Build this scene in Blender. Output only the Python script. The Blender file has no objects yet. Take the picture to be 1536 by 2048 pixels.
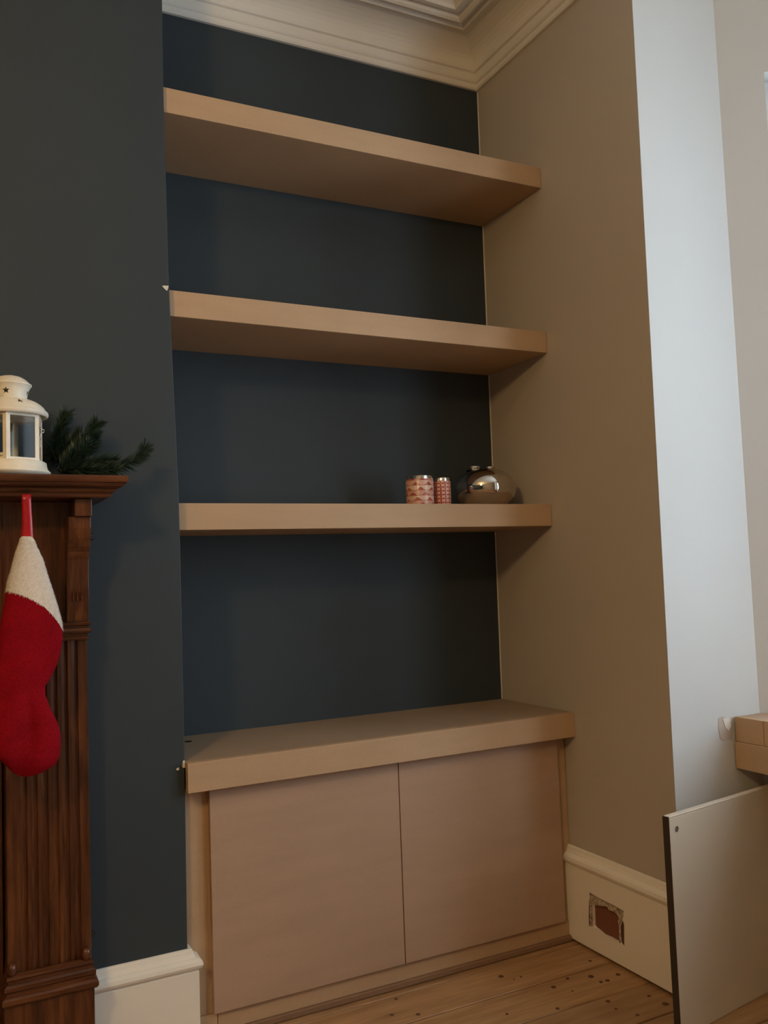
import bpy, bmesh, math, random
from mathutils import Vector, Matrix
random.seed(7)
PI = math.pi
scene = bpy.context.scene
col = scene.collection

# ------------------------------------------------------------------ camera
CAM = Vector((-0.543, -2.5748, 1.16)); YAW, PITCH, ROLL, FPX = 0.4705, 0.0685, -0.0372, 1764.4
_f = Vector((math.sin(YAW)*math.cos(PITCH), math.cos(YAW)*math.cos(PITCH), math.sin(PITCH)))
_r = Vector((math.cos(YAW), -math.sin(YAW), 0)); _u = _r.cross(_f)
_r, _u = math.cos(ROLL)*_r + math.sin(ROLL)*_u, -math.sin(ROLL)*_r + math.cos(ROLL)*_u
cd = bpy.data.cameras.new('camera'); cam = bpy.data.objects.new('camera', cd); col.objects.link(cam)
cam.matrix_world = Matrix(((_r.x, _u.x, -_f.x, CAM.x), (_r.y, _u.y, -_f.y, CAM.y), (_r.z, _u.z, -_f.z, CAM.z), (0, 0, 0, 1)))
cd.sensor_fit = 'VERTICAL'; cd.sensor_height = 36.0; cd.lens = FPX/2048*36.0; cd.clip_start = 0.02
scene.camera = cam

# ------------------------------------------------------------------ world, light, exposure
wd = bpy.data.worlds.new('overcast_sky'); scene.world = wd; wd.use_nodes = True
bg = wd.node_tree.nodes['Background']; bg.inputs[0].default_value = (0.76, 0.88, 1.0, 1); bg.inputs[1].default_value = 6.9
LAMP_POS = (-1.45, -2.55, 2.47); LAMP_L = 88.0; LAMP_COL = (1.0, 0.65, 0.29)
vs = scene.view_settings; vs.view_transform = 'Standard'; vs.look = 'None'; vs.gamma = 1; vs.use_curve_mapping = False
vs.exposure = 0.12

# the room (metres)
FL = 0.022; CEIL = 3.02
CH = -0.365                                  # chimney breast face
XL, YB = -3.0, -4.8                          # far left wall, wall behind the camera
def WX(z): return 1.2 + 0.0061*(z - 1.2)     # right wall leans slightly
BAY = [(1.2, -0.79), (1.533, -0.79), (2.083, -1.34), (2.083, -2.30), (1.533, -2.85), (1.2, -2.85)]
WIN = [(1, 0.125, 0.665), (2, 0.10, 0.86), (3, 0.115, 0.655)]   # bay side index, start, end along it
SILL, HEAD = 0.80, 2.58
for k, a, b in WIN:                          # sky portals in the window openings
    p, q = Vector(BAY[k]), Vector(BAY[k+1]); d = (q - p).normalized(); m = p + d*(a + b)/2; n = Vector((d.y, -d.x))
    ld = bpy.data.lights.new('window_portal', 'AREA'); ld.shape = 'RECTANGLE'; ld.size = b - a; ld.size_y = HEAD - SILL
    ld.cycles.is_portal = True
    lo = bpy.data.objects.new('window_portal', ld); col.objects.link(lo)
    o3 = Vector((-n.x, -n.y, 0))
    lo.location = (m.x - o3.x*0.17, m.y - o3.y*0.17, (SILL + HEAD)/2)
    lo.rotation_euler = Vector((n.x, n.y, 0)).to_track_quat('-Z', 'Y').to_euler()

# ------------------------------------------------------------------ helpers
def ray(x, y): return _f + _r*((x - 768)/FPX) - _u*((y - 1024)/FPX)
def at(x, y, ax, v):                          # photo pixel -> point on the plane axis = v
    d = ray(x, y); return CAM + d*((v - CAM[ax])/d[ax])
BASE = {}
def tag(o, label=None, cat=None, group=None, kind=None):
    if label: o['label'] = label
    if cat: o['category'] = cat
    if group: o['group'] = group
    if kind: o['kind'] = kind
    return o
def thing(name, loc, label, cat, group=None):
    o = bpy.data.objects.new(name, None); o.empty_display_size = 0.05; col.objects.link(o)
    o.location = loc; BASE[o.name] = Vector(loc)
    return tag(o, label, cat, group)
def obj(name, bm, mat, parent=None, loc=None, smooth=False, bevel=0, seg=2):
    """link a bmesh given in world coordinates as one mesh object; origin at loc or at the parent's base"""
    base = BASE[parent.name] if parent else Vector(loc or (0, 0, 0))
    bmesh.ops.recalc_face_normals(bm, faces=bm.faces)
    bmesh.ops.translate(bm, verts=bm.verts, vec=-base)
    me = bpy.data.meshes.new(name); bm.to_mesh(me); bm.free()
    if smooth:
        for p in me.polygons: p.use_smooth = True
    me.materials.append(M[mat])
    o = bpy.data.objects.new(name, me); col.objects.link(o); BASE[o.name] = base
    if parent: o.parent = parent
    else: o.location = base
    if bevel:
        b = o.modifiers.new('bevel', 'BEVEL'); b.width = bevel; b.segments = seg; b.limit_method = 'ANGLE'; b.angle_limit = math.radians(40)
    return o
def box(x0, x1, y0, y1, z0, z1, bm=None):
    bm = bm or bmesh.new()
    v = [bm.verts.new((x, y, z)) for z in (z0, z1) for y in (y0, y1) for x in (x0, x1)]
    for f in ((0,2,3,1),(4,5,7,6),(0,1,5,4),(2,6,7,3),(0,4,6,2),(1,3,7,5)): bm.faces.new([v[i] for i in f])
    return bm
def prism(pts, vec, bm=None):
    """extrude a planar polygon of 3D points by vec"""
    bm = bm or bmesh.new(); vec = Vector(vec); n = len(pts)
    a = [bm.verts.new(p) for p in pts]; b = [bm.verts.new(Vector(p) + vec) for p in pts]
    bm.faces.new(a); bm.faces.new(b[::-1])
    for i in range(n): bm.faces.new((a[i], a[(i+1) % n], b[(i+1) % n], b[i]))
    return bm
def lathe(c, prof, seg=48, bm=None, closed=True):
    """revolve (radius, z) pairs about a vertical axis through c"""
    bm = bm or bmesh.new(); rings = []
    for r, z in prof:
        if r < 1e-6: rings.append([bm.verts.new((c[0], c[1], c[2] + z))])
        else: rings.append([bm.verts.new((c[0] + r*math.cos(2*PI*i/seg), c[1] + r*math.sin(2*PI*i/seg), c[2] + z)) for i in range(seg)])
    for A, B in zip(rings, rings[1:]):
        for i in range(seg):
            j = (i+1) % seg
            if len(A) == 1 and len(B) == 1: continue
            if len(A) == 1: bm.faces.new((A[0], B[i], B[j]))
            elif len(B) == 1: bm.faces.new((A[i], A[j], B[0]))
            else: bm.faces.new((A[i], A[j], B[j], B[i]))
    return bm
def sweep(path, prof, closed=False, side=1, bm=None):
    """mitred sweep of (offset, z) profile polygon along a plan polyline"""
    bm = bm or bmesh.new(); P = [Vector(p) for p in path]; n = len(P); rings = []
    for i in range(n):
        din = (P[i] - P[i-1]) if (closed or i > 0) else None
        dout = (P[(i+1) % n] - P[i]) if (closed or i < n-1) else None
        din = din or dout; dout = dout or din
        n1 = Vector((-din.y, din.x)).normalized(); n2 = Vector((-dout.y, dout.x)).normalized()
        m = (n1 + n2).normalized(); m = m/max(0.2, m.dot(n1))*side
        rings.append([bm.verts.new((P[i].x + m.x*d, P[i].y + m.y*d, z)) for d, z in prof])
    k = len(prof)
    for i in range(n if closed else n-1):
        A, B = rings[i], rings[(i+1) % n]
        for j in range(k): bm.faces.new((A[j], A[(j+1) % k], B[(j+1) % k], B[j]))
    if not closed: bm.faces.new(rings[0]); bm.faces.new(rings[-1][::-1])
    return bm
def tube(pts, r, seg=8, bm=None):
    bm = bm or bmesh.new(); pts = [Vector(p) for p in pts]; rings = []
    for i, p in enumerate(pts):
        t = (pts[min(i+1, len(pts)-1)] - pts[max(i-1, 0)]).normalized()
        a = t.cross(Vector((0, 0, 1))); a = a.normalized() if a.length > 1e-3 else Vector((1, 0, 0)); b = t.cross(a)
        rr = r(i/(len(pts)-1)) if callable(r) else r
        rings.append([bm.verts.new(p + rr*(a*math.cos(2*PI*k/seg) + b*math.sin(2*PI*k/seg))) for k in range(seg)])
    for A, B in zip(rings, rings[1:]):
        for k in range(seg): bm.faces.new((A[k], A[(k+1) % seg], B[(k+1) % seg], B[k]))
    bm.faces.new(rings[0]); bm.faces.new(rings[-1][::-1])
    return bm
def cut(o, bm):
    """cut a bmesh (world coordinates) out of object o for good"""
    bmesh.ops.recalc_face_normals(bm, faces=bm.faces)
    me = bpy.data.meshes.new('cutter'); bmesh.ops.translate(bm, verts=bm.verts, vec=-BASE[o.name]); bm.to_mesh(me); bm.free()
    c = bpy.data.objects.new('cutter', me); col.objects.link(c)
    pm = o.parent; o.parent = None; lo = o.location.copy(); o.location = (0, 0, 0)
    md = o.modifiers.new('cut', 'BOOLEAN'); md.object = c; md.operation = 'DIFFERENCE'; md.solver = 'EXACT'
    dg = bpy.context.evaluated_depsgraph_get(); dg.update()
    new = bpy.data.meshes.new_from_object(o.evaluated_get(dg)); old = o.data
    o.modifiers.remove(md); o.data = new; new.name = old.name
    o.parent = pm; o.location = lo
    bpy.data.objects.remove(c)
def struct(o, label=None): return tag(o, label, None, None, 'structure')

# ------------------------------------------------------------------ materials
M = {}
class NT:
    def __init__(s, name):
        m = bpy.data.materials.new(name); m.use_nodes = True; M[name] = m
        s.t = m.node_tree; s.b = s.t.nodes['Principled BSDF']; s.m = m
    def n(s, kind, **kw):
        o = s.t.nodes.new(kind)
        for k, v in kw.items():
            if k.startswith('i_'): o.inputs[k[2:].replace('_', ' ')].default_value = v
            else: setattr(o, k, v)
        return o
    def l(s, a, b): s.t.links.new(a, b)
    def coord(s, scale=(1, 1, 1), kind='Object'):
        c = s.n('ShaderNodeTexCoord'); mp = s.n('ShaderNodeMapping'); mp.inputs['Scale'].default_value = scale
        s.l(c.outputs[kind], mp.inputs[0]); return mp.outputs[0]
    def noise(s, vec, scale, detail=3, rough=0.5):
        o = s.n('ShaderNodeTexNoise'); o.inputs['Scale'].default_value = scale; o.inputs['Detail'].default_value = detail
        o.inputs['Roughness'].default_value = rough; s.l(vec, o.inputs['Vector']); return o.outputs['Fac']
    def ramp(s, fac, stops):
        o = s.n('ShaderNodeValToRGB'); e = o.color_ramp.elements
        while len(e) < len(stops): e.new(0.5)
        for el, (p, c) in zip(e, stops): el.position = p; el.color = (*c, 1)
        s.l(fac, o.inputs[0]); return o.outputs[0]
    def math(s, op, a, b=None, c=None):
        o = s.n('ShaderNodeMath', operation=op)
        for i, v in enumerate((a, b, c)):
            if v is None: continue
            if isinstance(v, (int, float)): o.inputs[i].default_value = v
            else: s.l(v, o.inputs[i])
        return o.outputs[0]
    def mix(s, fac, a, b):
        o = s.n('ShaderNodeMix', data_type='RGBA')
        for i, v in ((0, fac), (6, a), (7, b)):
            if isinstance(v, (int, float)): o.inputs[i].default_value = v
            elif isinstance(v, tuple): o.inputs[i].default_value = (*v, 1)
            else: s.l(v, o.inputs[i])
        return o.outputs[2]
    def bump(s, h, strength, dist=0.002):
        o = s.n('ShaderNodeBump'); o.inputs['Strength'].default_value = strength; o.inputs['Distance'].default_value = dist
        s.l(h, o.inputs['Height']); s.l(o.outputs[0], s.b.inputs['Normal'])
    def color(s, c):
        if isinstance(c, tuple): s.b.inputs['Base Color'].default_value = (*c, 1)
        else: s.l(c, s.b.inputs['Base Color'])
    def rough(s, r): s.b.inputs['Roughness'].default_value = r
def paint(name, c, var=0.06, rough=0.75, bump=0.12, scale=90):
    t = NT(name); v = t.coord()
    n1 = t.noise(v, 2.3, 4); lo = tuple(x*(1-var) for x in c); hi = tuple(min(1, x*(1+var)) for x in c)
    t.color(t.ramp(n1, [(0.3, lo), (0.7, hi)])); t.rough(rough); t.bump(t.noise(v, scale, 2), bump, 0.001)
    t.b.inputs['Specular IOR Level'].default_value = 0.35
    return t
paint('blue_paint', (0.036, 0.049, 0.058), 0.07, 0.62, 0.15, 120)
paint('greige_paint', (0.50, 0.45, 0.385), 0.03, 0.8)
paint('white_paint', (0.60, 0.605, 0.60), 0.02, 0.7)
paint('cornice_paint', (0.78, 0.75, 0.68), 0.03, 0.7)
paint('skirting_paint', (0.87, 0.83, 0.74), 0.03, 0.42, 0.2, 40)
paint('caulk', (0.62, 0.60, 0.56), 0.05, 0.7)
paint('plaster', (0.74, 0.70, 0.63), 0.1, 0.9, 0.5, 60)
paint('bare_plaster', (0.55, 0.47, 0.42), 0.12, 0.9, 0.3, 30)
paint('red_board', (0.22, 0.085, 0.055), 0.12, 0.8, 0.3, 80)
def mdf(name, c, rough=0.62):
    t = NT(name); v = t.coord()
    fine = t.noise(v, 420, 2); streak = t.noise(t.coord((1.2, 1.2, 7)), 3.0, 4)
    base = t.ramp(streak, [(0.3, tuple(x*0.95 for x in c)), (0.7, tuple(x*1.05 for x in c))])
    t.color(t.mix(0.10, base, t.ramp(fine, [(0.3, tuple(x*0.5 for x in c)), (0.7, tuple(min(1, x*1.4) for x in c))])))
    t.rough(rough); t.bump(fine, 0.08, 0.0005); t.b.inputs['Specular IOR Level'].default_value = 0.4
mdf('mdf', (0.49, 0.330, 0.198))
mdf('mdf_face', (0.44, 0.295, 0.203))
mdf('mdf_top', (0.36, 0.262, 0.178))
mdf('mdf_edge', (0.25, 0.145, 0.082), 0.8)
def wood(name, scl, dark, mid, light, rough=0.3, rnd=False):
    t = NT(name); v = t.coord(scl)
    if rnd:
        oi = t.n('ShaderNodeObjectInfo'); ad = t.n('ShaderNodeVectorMath', operation='ADD'); cb = t.n('ShaderNodeCombineXYZ')
        t.l(t.math('MULTIPLY', oi.outputs['Random'], 37.0), cb.inputs[0]); t.l(t.math('MULTIPLY', oi.outputs['Random'], 11.0), cb.inputs[2])
        t.l(v, ad.inputs[0]); t.l(cb.outputs[0], ad.inputs[1]); v = ad.outputs[0]
    g = t.noise(v, 6.0, 6, 0.6); g2 = t.noise(v, 24.0, 3, 0.6)
    f = t.math('ADD', t.math('MULTIPLY', g, 0.7), t.math('MULTIPLY', g2, 0.3))
    c = t.ramp(f, [(0.32, dark), (0.5, mid), (0.68, light)])
    if rnd:
        hs = t.n('ShaderNodeHueSaturation'); t.l(c, hs.inputs['Color'])
        t.l(t.math('ADD', t.math('MULTIPLY', oi.outputs['Random'], 0.3), 0.85), hs.inputs['Value']); c = hs.outputs[0]
    t.color(c); t.rough(rough); t.bump(f, 0.12, 0.001)
    return t
MD = ((0.030, 0.009, 0.0035), (0.088, 0.027, 0.009), (0.165, 0.058, 0.019))
wood('mahogany_upright', (6, 6, 0.55), *MD); wood('mahogany_level', (0.55, 6, 6), *MD)
wood('pine_plank', (0.35, 4.5, 4.5), (0.27, 0.146, 0.064), (0.39, 0.225, 0.106), (0.47, 0.288, 0.145), 0.42, True)
def plain(name, c, rough=0.5, metal=0.0, bump=None):
    t = NT(name); v = t.coord(); n = t.noise(v, 35, 3)
    t.color(t.ramp(n, [(0.3, tuple(x*0.93 for x in c)), (0.7, tuple(min(1, x*1.07) for x in c))])); t.rough(rough); t.b.inputs['Metallic'].default_value = metal
    if bump: t.bump(t.noise(v, bump[0], 2), bump[1], 0.001)
    return t
plain('nail_iron', (0.12, 0.055, 0.028), 0.8); plain('gap_dark', (0.02, 0.012, 0.008), 0.9)
plain('dark_edge', (0.045, 0.028, 0.018), 0.8); plain('dowel_grey', (0.13, 0.11, 0.09), 0.7)
paint('primer_board', (0.62, 0.54, 0.43), 0.025, 0.3, 0.04); plain('board_lip', (0.62, 0.53, 0.43), 0.6)
plain('lantern_enamel', (0.83, 0.78, 0.66), 0.38); plain('candle_wax', (0.85, 0.72, 0.42), 0.5)
plain('silver', (0.82, 0.80, 0.77), 0.22, 1.0); plain('chrome', (0.66, 0.62, 0.57), 0.055, 1.0)
plain('cast_iron', (0.02, 0.02, 0.02), 0.5); plain('twig', (0.06, 0.035, 0.02), 0.8)
plain('screw_dark', (0.03, 0.035, 0.04), 0.5)
plain('window_paint', (0.80, 0.80, 0.80), 0.4)
t = NT('needle'); v = t.coord(); t.color(t.ramp(t.noise(v, 60, 2), [(0.3, (0.010, 0.022, 0.014)), (0.75, (0.035, 0.075, 0.045))])); t.rough(0.42)
t = NT('ribbon_red'); v = t.coord((40, 40, 3)); t.color(t.ramp(t.noise(v, 20, 3), [(0.3, (0.30, 0.006, 0.012)), (0.7, (0.50, 0.012, 0.02))])); t.rough(0.25)
t = NT('red_plush'); v = t.coord(); n = t.noise(v, 260, 3); w = t.noise(v, 14, 3)
t.color(t.mix(0.5, t.ramp(n, [(0.3, (0.17, 0.002, 0.006)), (0.7, (0.31, 0.005, 0.013))]), t.ramp(w, [(0.3, (0.17, 0.002, 0.006)), (0.7, (0.33, 0.005, 0.013))])))
t.rough(0.9); t.bump(n, 0.5, 0.002); t.b.inputs['Specular IOR Level'].default_value = 0.08
t = NT('white_plush'); v = t.coord(); n = t.noise(v, 220, 3); t.color(t.ramp(n, [(0.3, (0.76, 0.71, 0.64)), (0.7, (0.92, 0.88, 0.82))]))
t.rough(0.95); t.bump(n, 0.6, 0.003)
# clear glass that lets light through: thin pane, reflection by Fresnel
t = NT('glass'); tr = t.n('ShaderNodeBsdfTransparent'); tr.inputs[0].default_value = (0.93, 0.95, 0.95, 1)
gl = t.n('ShaderNodeBsdfGlossy'); gl.inputs['Roughness'].default_value = 0.04; fr = t.n('ShaderNodeLayerWeight'); fac = t.math('MULTIPLY_ADD', t.math('POWER', fr.outputs['Facing'], 4.0), 0.5, 0.010)
mx = t.n('ShaderNodeMixShader'); t.l(fac, mx.inputs[0]); t.l(tr.outputs[0], mx.inputs[1]); t.l(gl.outputs[0], mx.inputs[2])
t.l(mx.outputs[0], t.t.nodes['Material Output'].inputs[0])
# lamp shade / bulb
t = NT('bulb_glow'); t.color((0.9, 0.8, 0.6)); t.b.inputs['Emission Color'].default_value = (*LAMP_COL, 1); t.b.inputs['Emission Strength'].default_value = LAMP_L
# printed paper round the tins
def cyl(t):
    c = t.n('ShaderNodeTexCoord'); s = t.n('ShaderNodeSeparateXYZ'); t.l(c.outputs['Object'], s.inputs[0])
    return t.math('ARCTAN2', s.outputs[1], s.outputs[0]), s.outputs[2]
t = NT('scallop_print'); a, z = cyl(t)
zr = t.math('MULTIPLY', z, 64.0); k = t.math('FLOOR', zr); row = t.math('FRACT', zr)
tri = t.math('ABSOLUTE', t.math('MULTIPLY_ADD', t.math('FRACT', t.math('MULTIPLY_ADD', a, 1.05, t.math('MULTIPLY', k, 0.37))), 2.0, -1.0))
hill = t.math('LESS_THAN', row, t.math('MULTIPLY_ADD', tri, 0.95, -0.22)); line = t.math('LESS_THAN', row, 0.09)
odd = t.math('FRACT', t.math('MULTIPLY', k, 0.618))
tone = t.ramp(odd, [(0.2, (0.66, 0.36, 0.27)), (0.8, (0.78, 0.58, 0.46))])
hc = t.ramp(t.noise(t.coord((1, 1, 1)), 160, 2), [(0.4, (0.34, 0.06, 0.05)), (0.6, (0.56, 0.16, 0.11))])
t.color(t.mix(line, t.mix(hill, tone, hc), (0.42, 0.12, 0.09))); t.rough(0.3)
t = NT('lattice_print'); a, z = cyl(t)
u1 = t.math('ABSOLUTE', t.math('SUBTRACT', t.math('FRACT', t.math('MULTIPLY', a, 1.75)), 0.5)); v1 = t.math('ABSOLUTE', t.math('SUBTRACT', t.math('FRACT', t.math('MULTIPLY', z, 84.0)), 0.5))
cell = t.math('GREATER_THAN', t.math('ADD', t.math('MAXIMUM', u1, v1), t.math('MULTIPLY', t.math('ABSOLUTE', t.math('SUBTRACT', u1, v1)), 0.32)), 0.41)
t.color(t.mix(cell, (0.80, 0.46, 0.36), (0.34, 0.055, 0.04))); t.rough(0.3)
t = NT('broken_plaster'); v = t.coord(); n = t.noise(v, 170, 4, 0.7)
t.color(t.ramp(n, [(0.40, (0.16, 0.09, 0.045)), (0.50, (0.52, 0.44, 0.32)), (0.7, (0.70, 0.62, 0.48))])); t.rough(0.9); t.bump(n, 0.8, 0.003)

# ------------------------------------------------------------------ the room shell
fo = obj('floor', box(XL-0.1, 2.4, YB-0.1, 0.1, -0.10, FL-0.020), 'gap_dark'); struct(fo, 'bare pine floorboards running along the alcove')
edges = [-0.373]
y = -0.518
while y > YB: edges.append(y); y -= 0.1485
edges.append(YB)
pl_edges = [0.0, -0.225] + edges
for a, b in zip(pl_edges, pl_edges[1:]):
    if a - b < 0.02: continue
    g = 0.0026
    obj('plank', box(XL, 2.08, b+g, a-g, FL-0.020, FL + random.uniform(-0.0006, 0.0006)), 'pine_plank', fo, bevel=0.0015, seg=1)
nails = [(1002,1953,6),(1107,1974,5),(1135,1957,4),(1180,1922,4),(1182,1953,6),(1202,1964,4),(1215,1961,5),(1236,1949,5),(1216,2003,5),(1298,1992,4),
         (1331,2008,7),(792,1998,4),(836,2029,5),(1014,2028,3),(1115,2017,4),(1042,1954,3),(1028,1959,2),(784,2030,4),(1275,2030,4),(1232,2018,3),(1145,1982,2)]
for i, (px, py, s) in enumerate(nails):
    c = at(px, py, 2, FL); r = s*0.0013
    bm = lathe((c.x, c.y, FL-0.001), [(r, 0), (r, 0.0018), (r*0.7, 0.0023), (0, 0.0023)], 10)
    obj('nail_head', bm, 'nail_iron', fo)
nail_mesh = None
for a, b in zip(edges, edges[1:]):                # the rest of the boards near the alcove are nailed along the joists too
    if b < -1.75: break
    for jx in (-2.3, -1.85, -1.4, -0.95, -0.5, -0.05, 0.4, 0.85, 1.3):
        for yy in (a - 0.035, b + 0.035):
            x_, y_ = jx + random.uniform(-.02, .02), yy + random.uniform(-.008, .008)
            v = Vector((x_, y_, FL)) - CAM
            if y_ > -0.5 and x_ < 0.05: continue
            if v.dot(_f) > 0 and abs(v.dot(_r)/v.dot(_f)*FPX) < 800 and abs(v.dot(_u)/v.dot(_f)*FPX) < 1060: continue
            if nail_mesh is None:
                no = obj('nail_head', lathe((0, 0, 0), [(0.0055, 0), (0.0055, 0.0018), (0.004, 0.0023), (0, 0.0023)], 10), 'nail_iron'); nail_mesh = no.data; no.parent = fo
            else: no = bpy.data.objects.new('nail_head', nail_mesh); col.objects.link(no); no.parent = fo
            no.location = (x_, y_, FL-0.001)
ce = obj('ceiling', box(XL-0.1, 2.4, YB-0.1, 0.1, CEIL, CEIL+0.1), 'cornice_paint'); struct(ce)
w = obj('wall_back', box(-0.05, 1.35, 0, 0.1, 0, CEIL), 'blue_paint'); struct(w, 'dark blue-grey painted alcove back wall')
bm = prism([(WX(0), 0, 0), (WX(0), -0.79, 0), (1.36, -0.79, 0), (1.36, 0.1, 0), (WX(0), 0.1, 0)], (0, 0, 0.001)); bm.free()
def leaning(y0, y1, x1):
    bm = bmesh.new(); z0, z1 = 0, CEIL
    v = [bm.verts.new(p) for p in ((WX(z0), y0, z0), (x1, y0, z0), (x1, y1, z0), (WX(z0), y1, z0), (WX(z1), y0, z1), (x1, y0, z1), (x1, y1, z1), (WX(z1), y1, z1))]
    for f in ((0,1,2,3),(4,5,6,7),(0,1,5,4),(1,2,6,5),(2,3,7,6),(3,0,4,7)): bm.faces.new([v[i] for i in f])
    return bm
w = obj('wall_right', leaning(-0.7885, 0.1, 1.40), 'greige_paint'); struct(w, 'beige painted alcove side wall')
w2 = obj('wall_right_far', leaning(YB-0.1, -2.852, 1.40), 'greige_paint'); struct(w2)
# thin caulk line where the two paints meet
cb = bmesh.new(); s = 0.0030
v = [cb.verts.new(p) for p in ((WX(.7), 0, .712), (WX(.7)-s, 0, .712), (WX(.7), -s, .712), (WX(2.9), 0, 2.89), (WX(2.9)-s, 0, 2.89), (WX(2.9), -s, 2.89))]
for f in ((0,1,2),(3,4,5),(0,1,4,3),(1,2,5,4),(2,0,3,5)): cb.faces.new([v[i] for i in f])
obj('caulk_line', cb, 'caulk', w)
# chimney breast: its corner wanders a little, as old plaster does
corner = [(-0.0137, 2.66), (-0.0150, 2.45), (-0.0125, 2.10), (-0.0117, 1.953), (-0.0054, 1.694), (0.0025, 1.387), (0.0036, 1.235), (0.0034, 0.80), (0.0026, 0.62), (0.0002, 0.28), (0.0, 0)]
bm = bmesh.new(); xs = [(x, z) for x, z in reversed(corner)] + [(-0.0137, CEIL)]
A = [bm.verts.new((x, CH, z)) for x, z in xs]; B = [bm.verts.new((x, 0.1, z)) for x, z in xs]
C0 = [bm.verts.new((-1.74, CH, z)) for x, z in xs]; D0 = [bm.verts.new((-1.74, 0.1, z)) for x, z in xs]
for i in range(len(xs)-1):
    for P, Q in ((A, B), (B, D0), (D0, C0), (C0, A)): bm.faces.new((P[i], Q[i], Q[i+1], P[i+1]))
bm.faces.new((A[0], B[0], D0[0], C0[0])); bm.faces.new((A[-1], B[-1], D0[-1], C0[-1]))
chim = obj('wall_chimney', bm, 'blue_paint', bevel=0.003); struct(chim, 'dark blue-grey painted chimney breast')
for pts in ([(324,572),(329,571.5),(337,572),(336,577),(334,582),(331,580),(327,576)], [(366,1521),(371,1521),(371,1528),(370,1535),(366,1536),(364,1532)], [(352,1539),(354,1536),(358,1535),(358,1539),(355,1541)]):
    P = [at(px, py, 1, CH) for px, py in pts]; P = [(min(p.x, 0.0032), CH+0.0005, p.z) for p in P]
    obj('plaster_chip', prism(P, (0, -0.0022, 0)), 'plaster', chim)
struct(obj('wall_left', box(XL-0.1, XL, YB-0.1, 0.1, 0, CEIL), 'blue_paint'))
struct(obj('wall_left_alcove', box(XL, -1.74, 0, 0.1, 0, CEIL), 'blue_paint'))
struct(obj('wall_front', box(XL, 1.36, YB-0.1, YB, 0, CEIL), 'greige_paint'))
# bay: return walls and three window walls
bm = bmesh.new()
def side(k, a, b, z0, z1, t0=0.0, t1=0.22, bm=None):
    p, q = Vector(BAY[k]), Vector(BAY[k+1]); d = (q-p).normalized(); n = Vector((-d.y, d.x)); n = n if k in (0, 1, 2, 3, 4) else n
    c = [p + d*a + n*t0, p + d*b + n*t0, p + d*b + n*t1, p + d*a + n*t1]
    return prism([(x.x, x.y, z0) for x in c], (0, 0, z1-z0), bm)
LEN = [(Vector(BAY[k+1]) - Vector(BAY[k])).length for k in range(5)]
bm.free()
def bayret(y0, y1):                              # return wall of the bay, its edge leaning with the side wall
    bm = bmesh.new(); v = []
    for z in (0, CEIL):
        for x, y in ((WX(z)+0.0004, y0), (1.533, y0), (1.75, y1), (WX(z)+0.0004, y1)): v.append(bm.verts.new((x, y, z)))
    for f in ((0,1,2,3),(4,5,6,7),(0,1,5,4),(1,2,6,5),(2,3,7,6),(3,0,4,7)): bm.faces.new([v[i] for i in f])
    return bm
bay = obj('wall_bay', bayret(-0.79, -0.789), 'white_paint', bevel=0); struct(bay, 'white painted return wall of the window bay')
bm = box(1.4005, 1.55, -0.789, -0.58, 0, CEIL); struct(obj('wall_bay_core', bm, 'white_paint'))
struct(obj('wall_bay_far', bayret(-2.85, -2.851), 'white_paint')); struct(obj('wall_bay_far_core', box(1.4005, 1.55, -3.06, -2.851, 0, CEIL), 'white_paint'))
for k, a, b in WIN:
    bm = bmesh.new(); side(k, -0.0, a, 0, CEIL, bm=bm); side(k, b, LEN[k] + 0.0, 0, CEIL, bm=bm)
    side(k, a, b, 0, SILL, bm=bm); side(k, a, b, HEAD, CEIL, bm=bm)
    struct(obj('wall_window', bm, 'white_paint'))
for i, (k, a, b) in enumerate(WIN):
    wn = obj('window_%d' % (i+1), side(k, a, a+0.05, SILL, HEAD, 0.06, 0.12), 'window_paint'); struct(wn)
    side_bits = [(b-0.05, b, SILL, HEAD), (a+0.05, b-0.05, HEAD-0.06, HEAD), (a+0.05, b-0.05, SILL, SILL+0.07)]
    for s_ in side_bits: obj('frame', side(k, *s_, 0.06, 0.12), 'window_paint', wn)
    zm = (SILL+HEAD)/2; obj('meeting_rail', side(k, a+0.05, b-0.05, zm-0.025, zm+0.025, 0.06, 0.12), 'window_paint', wn)
    for z0, z1 in ((SILL+0.07, zm-0.025), (zm+0.025, HEAD-0.06)): obj('pane', side(k, a+0.05, b-0.05, z0, z1, 0.085, 0.09), 'glass', wn)
    obj('window_sill', side(k, a-0.0, b+0.0, SILL-0.03, SILL, -0.03, 0.06), 'window_paint', wn)
# patched plaster beside the window seat
P = [(1.370, .727), (1.385, .731), (1.40, .725), (1.415, .727), (1.419, .70), (1.417, .663), (1.40, .668), (1.385, .664), (1.373, .672), (1.368, .70)]
obj('plaster_patch', prism([(x, -0.789, z) for x, z in P], (0, -0.0022, 0)), 'bare_plaster', bay)
P = [(1.385, .724), (1.412, .725), (1.415, .70), (1.404, .688), (1.392, .70)]
obj('plaster_patch', prism([(x, -0.791, z) for x, z in P], (0, -0.0018, 0)), 'plaster', bay)
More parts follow.
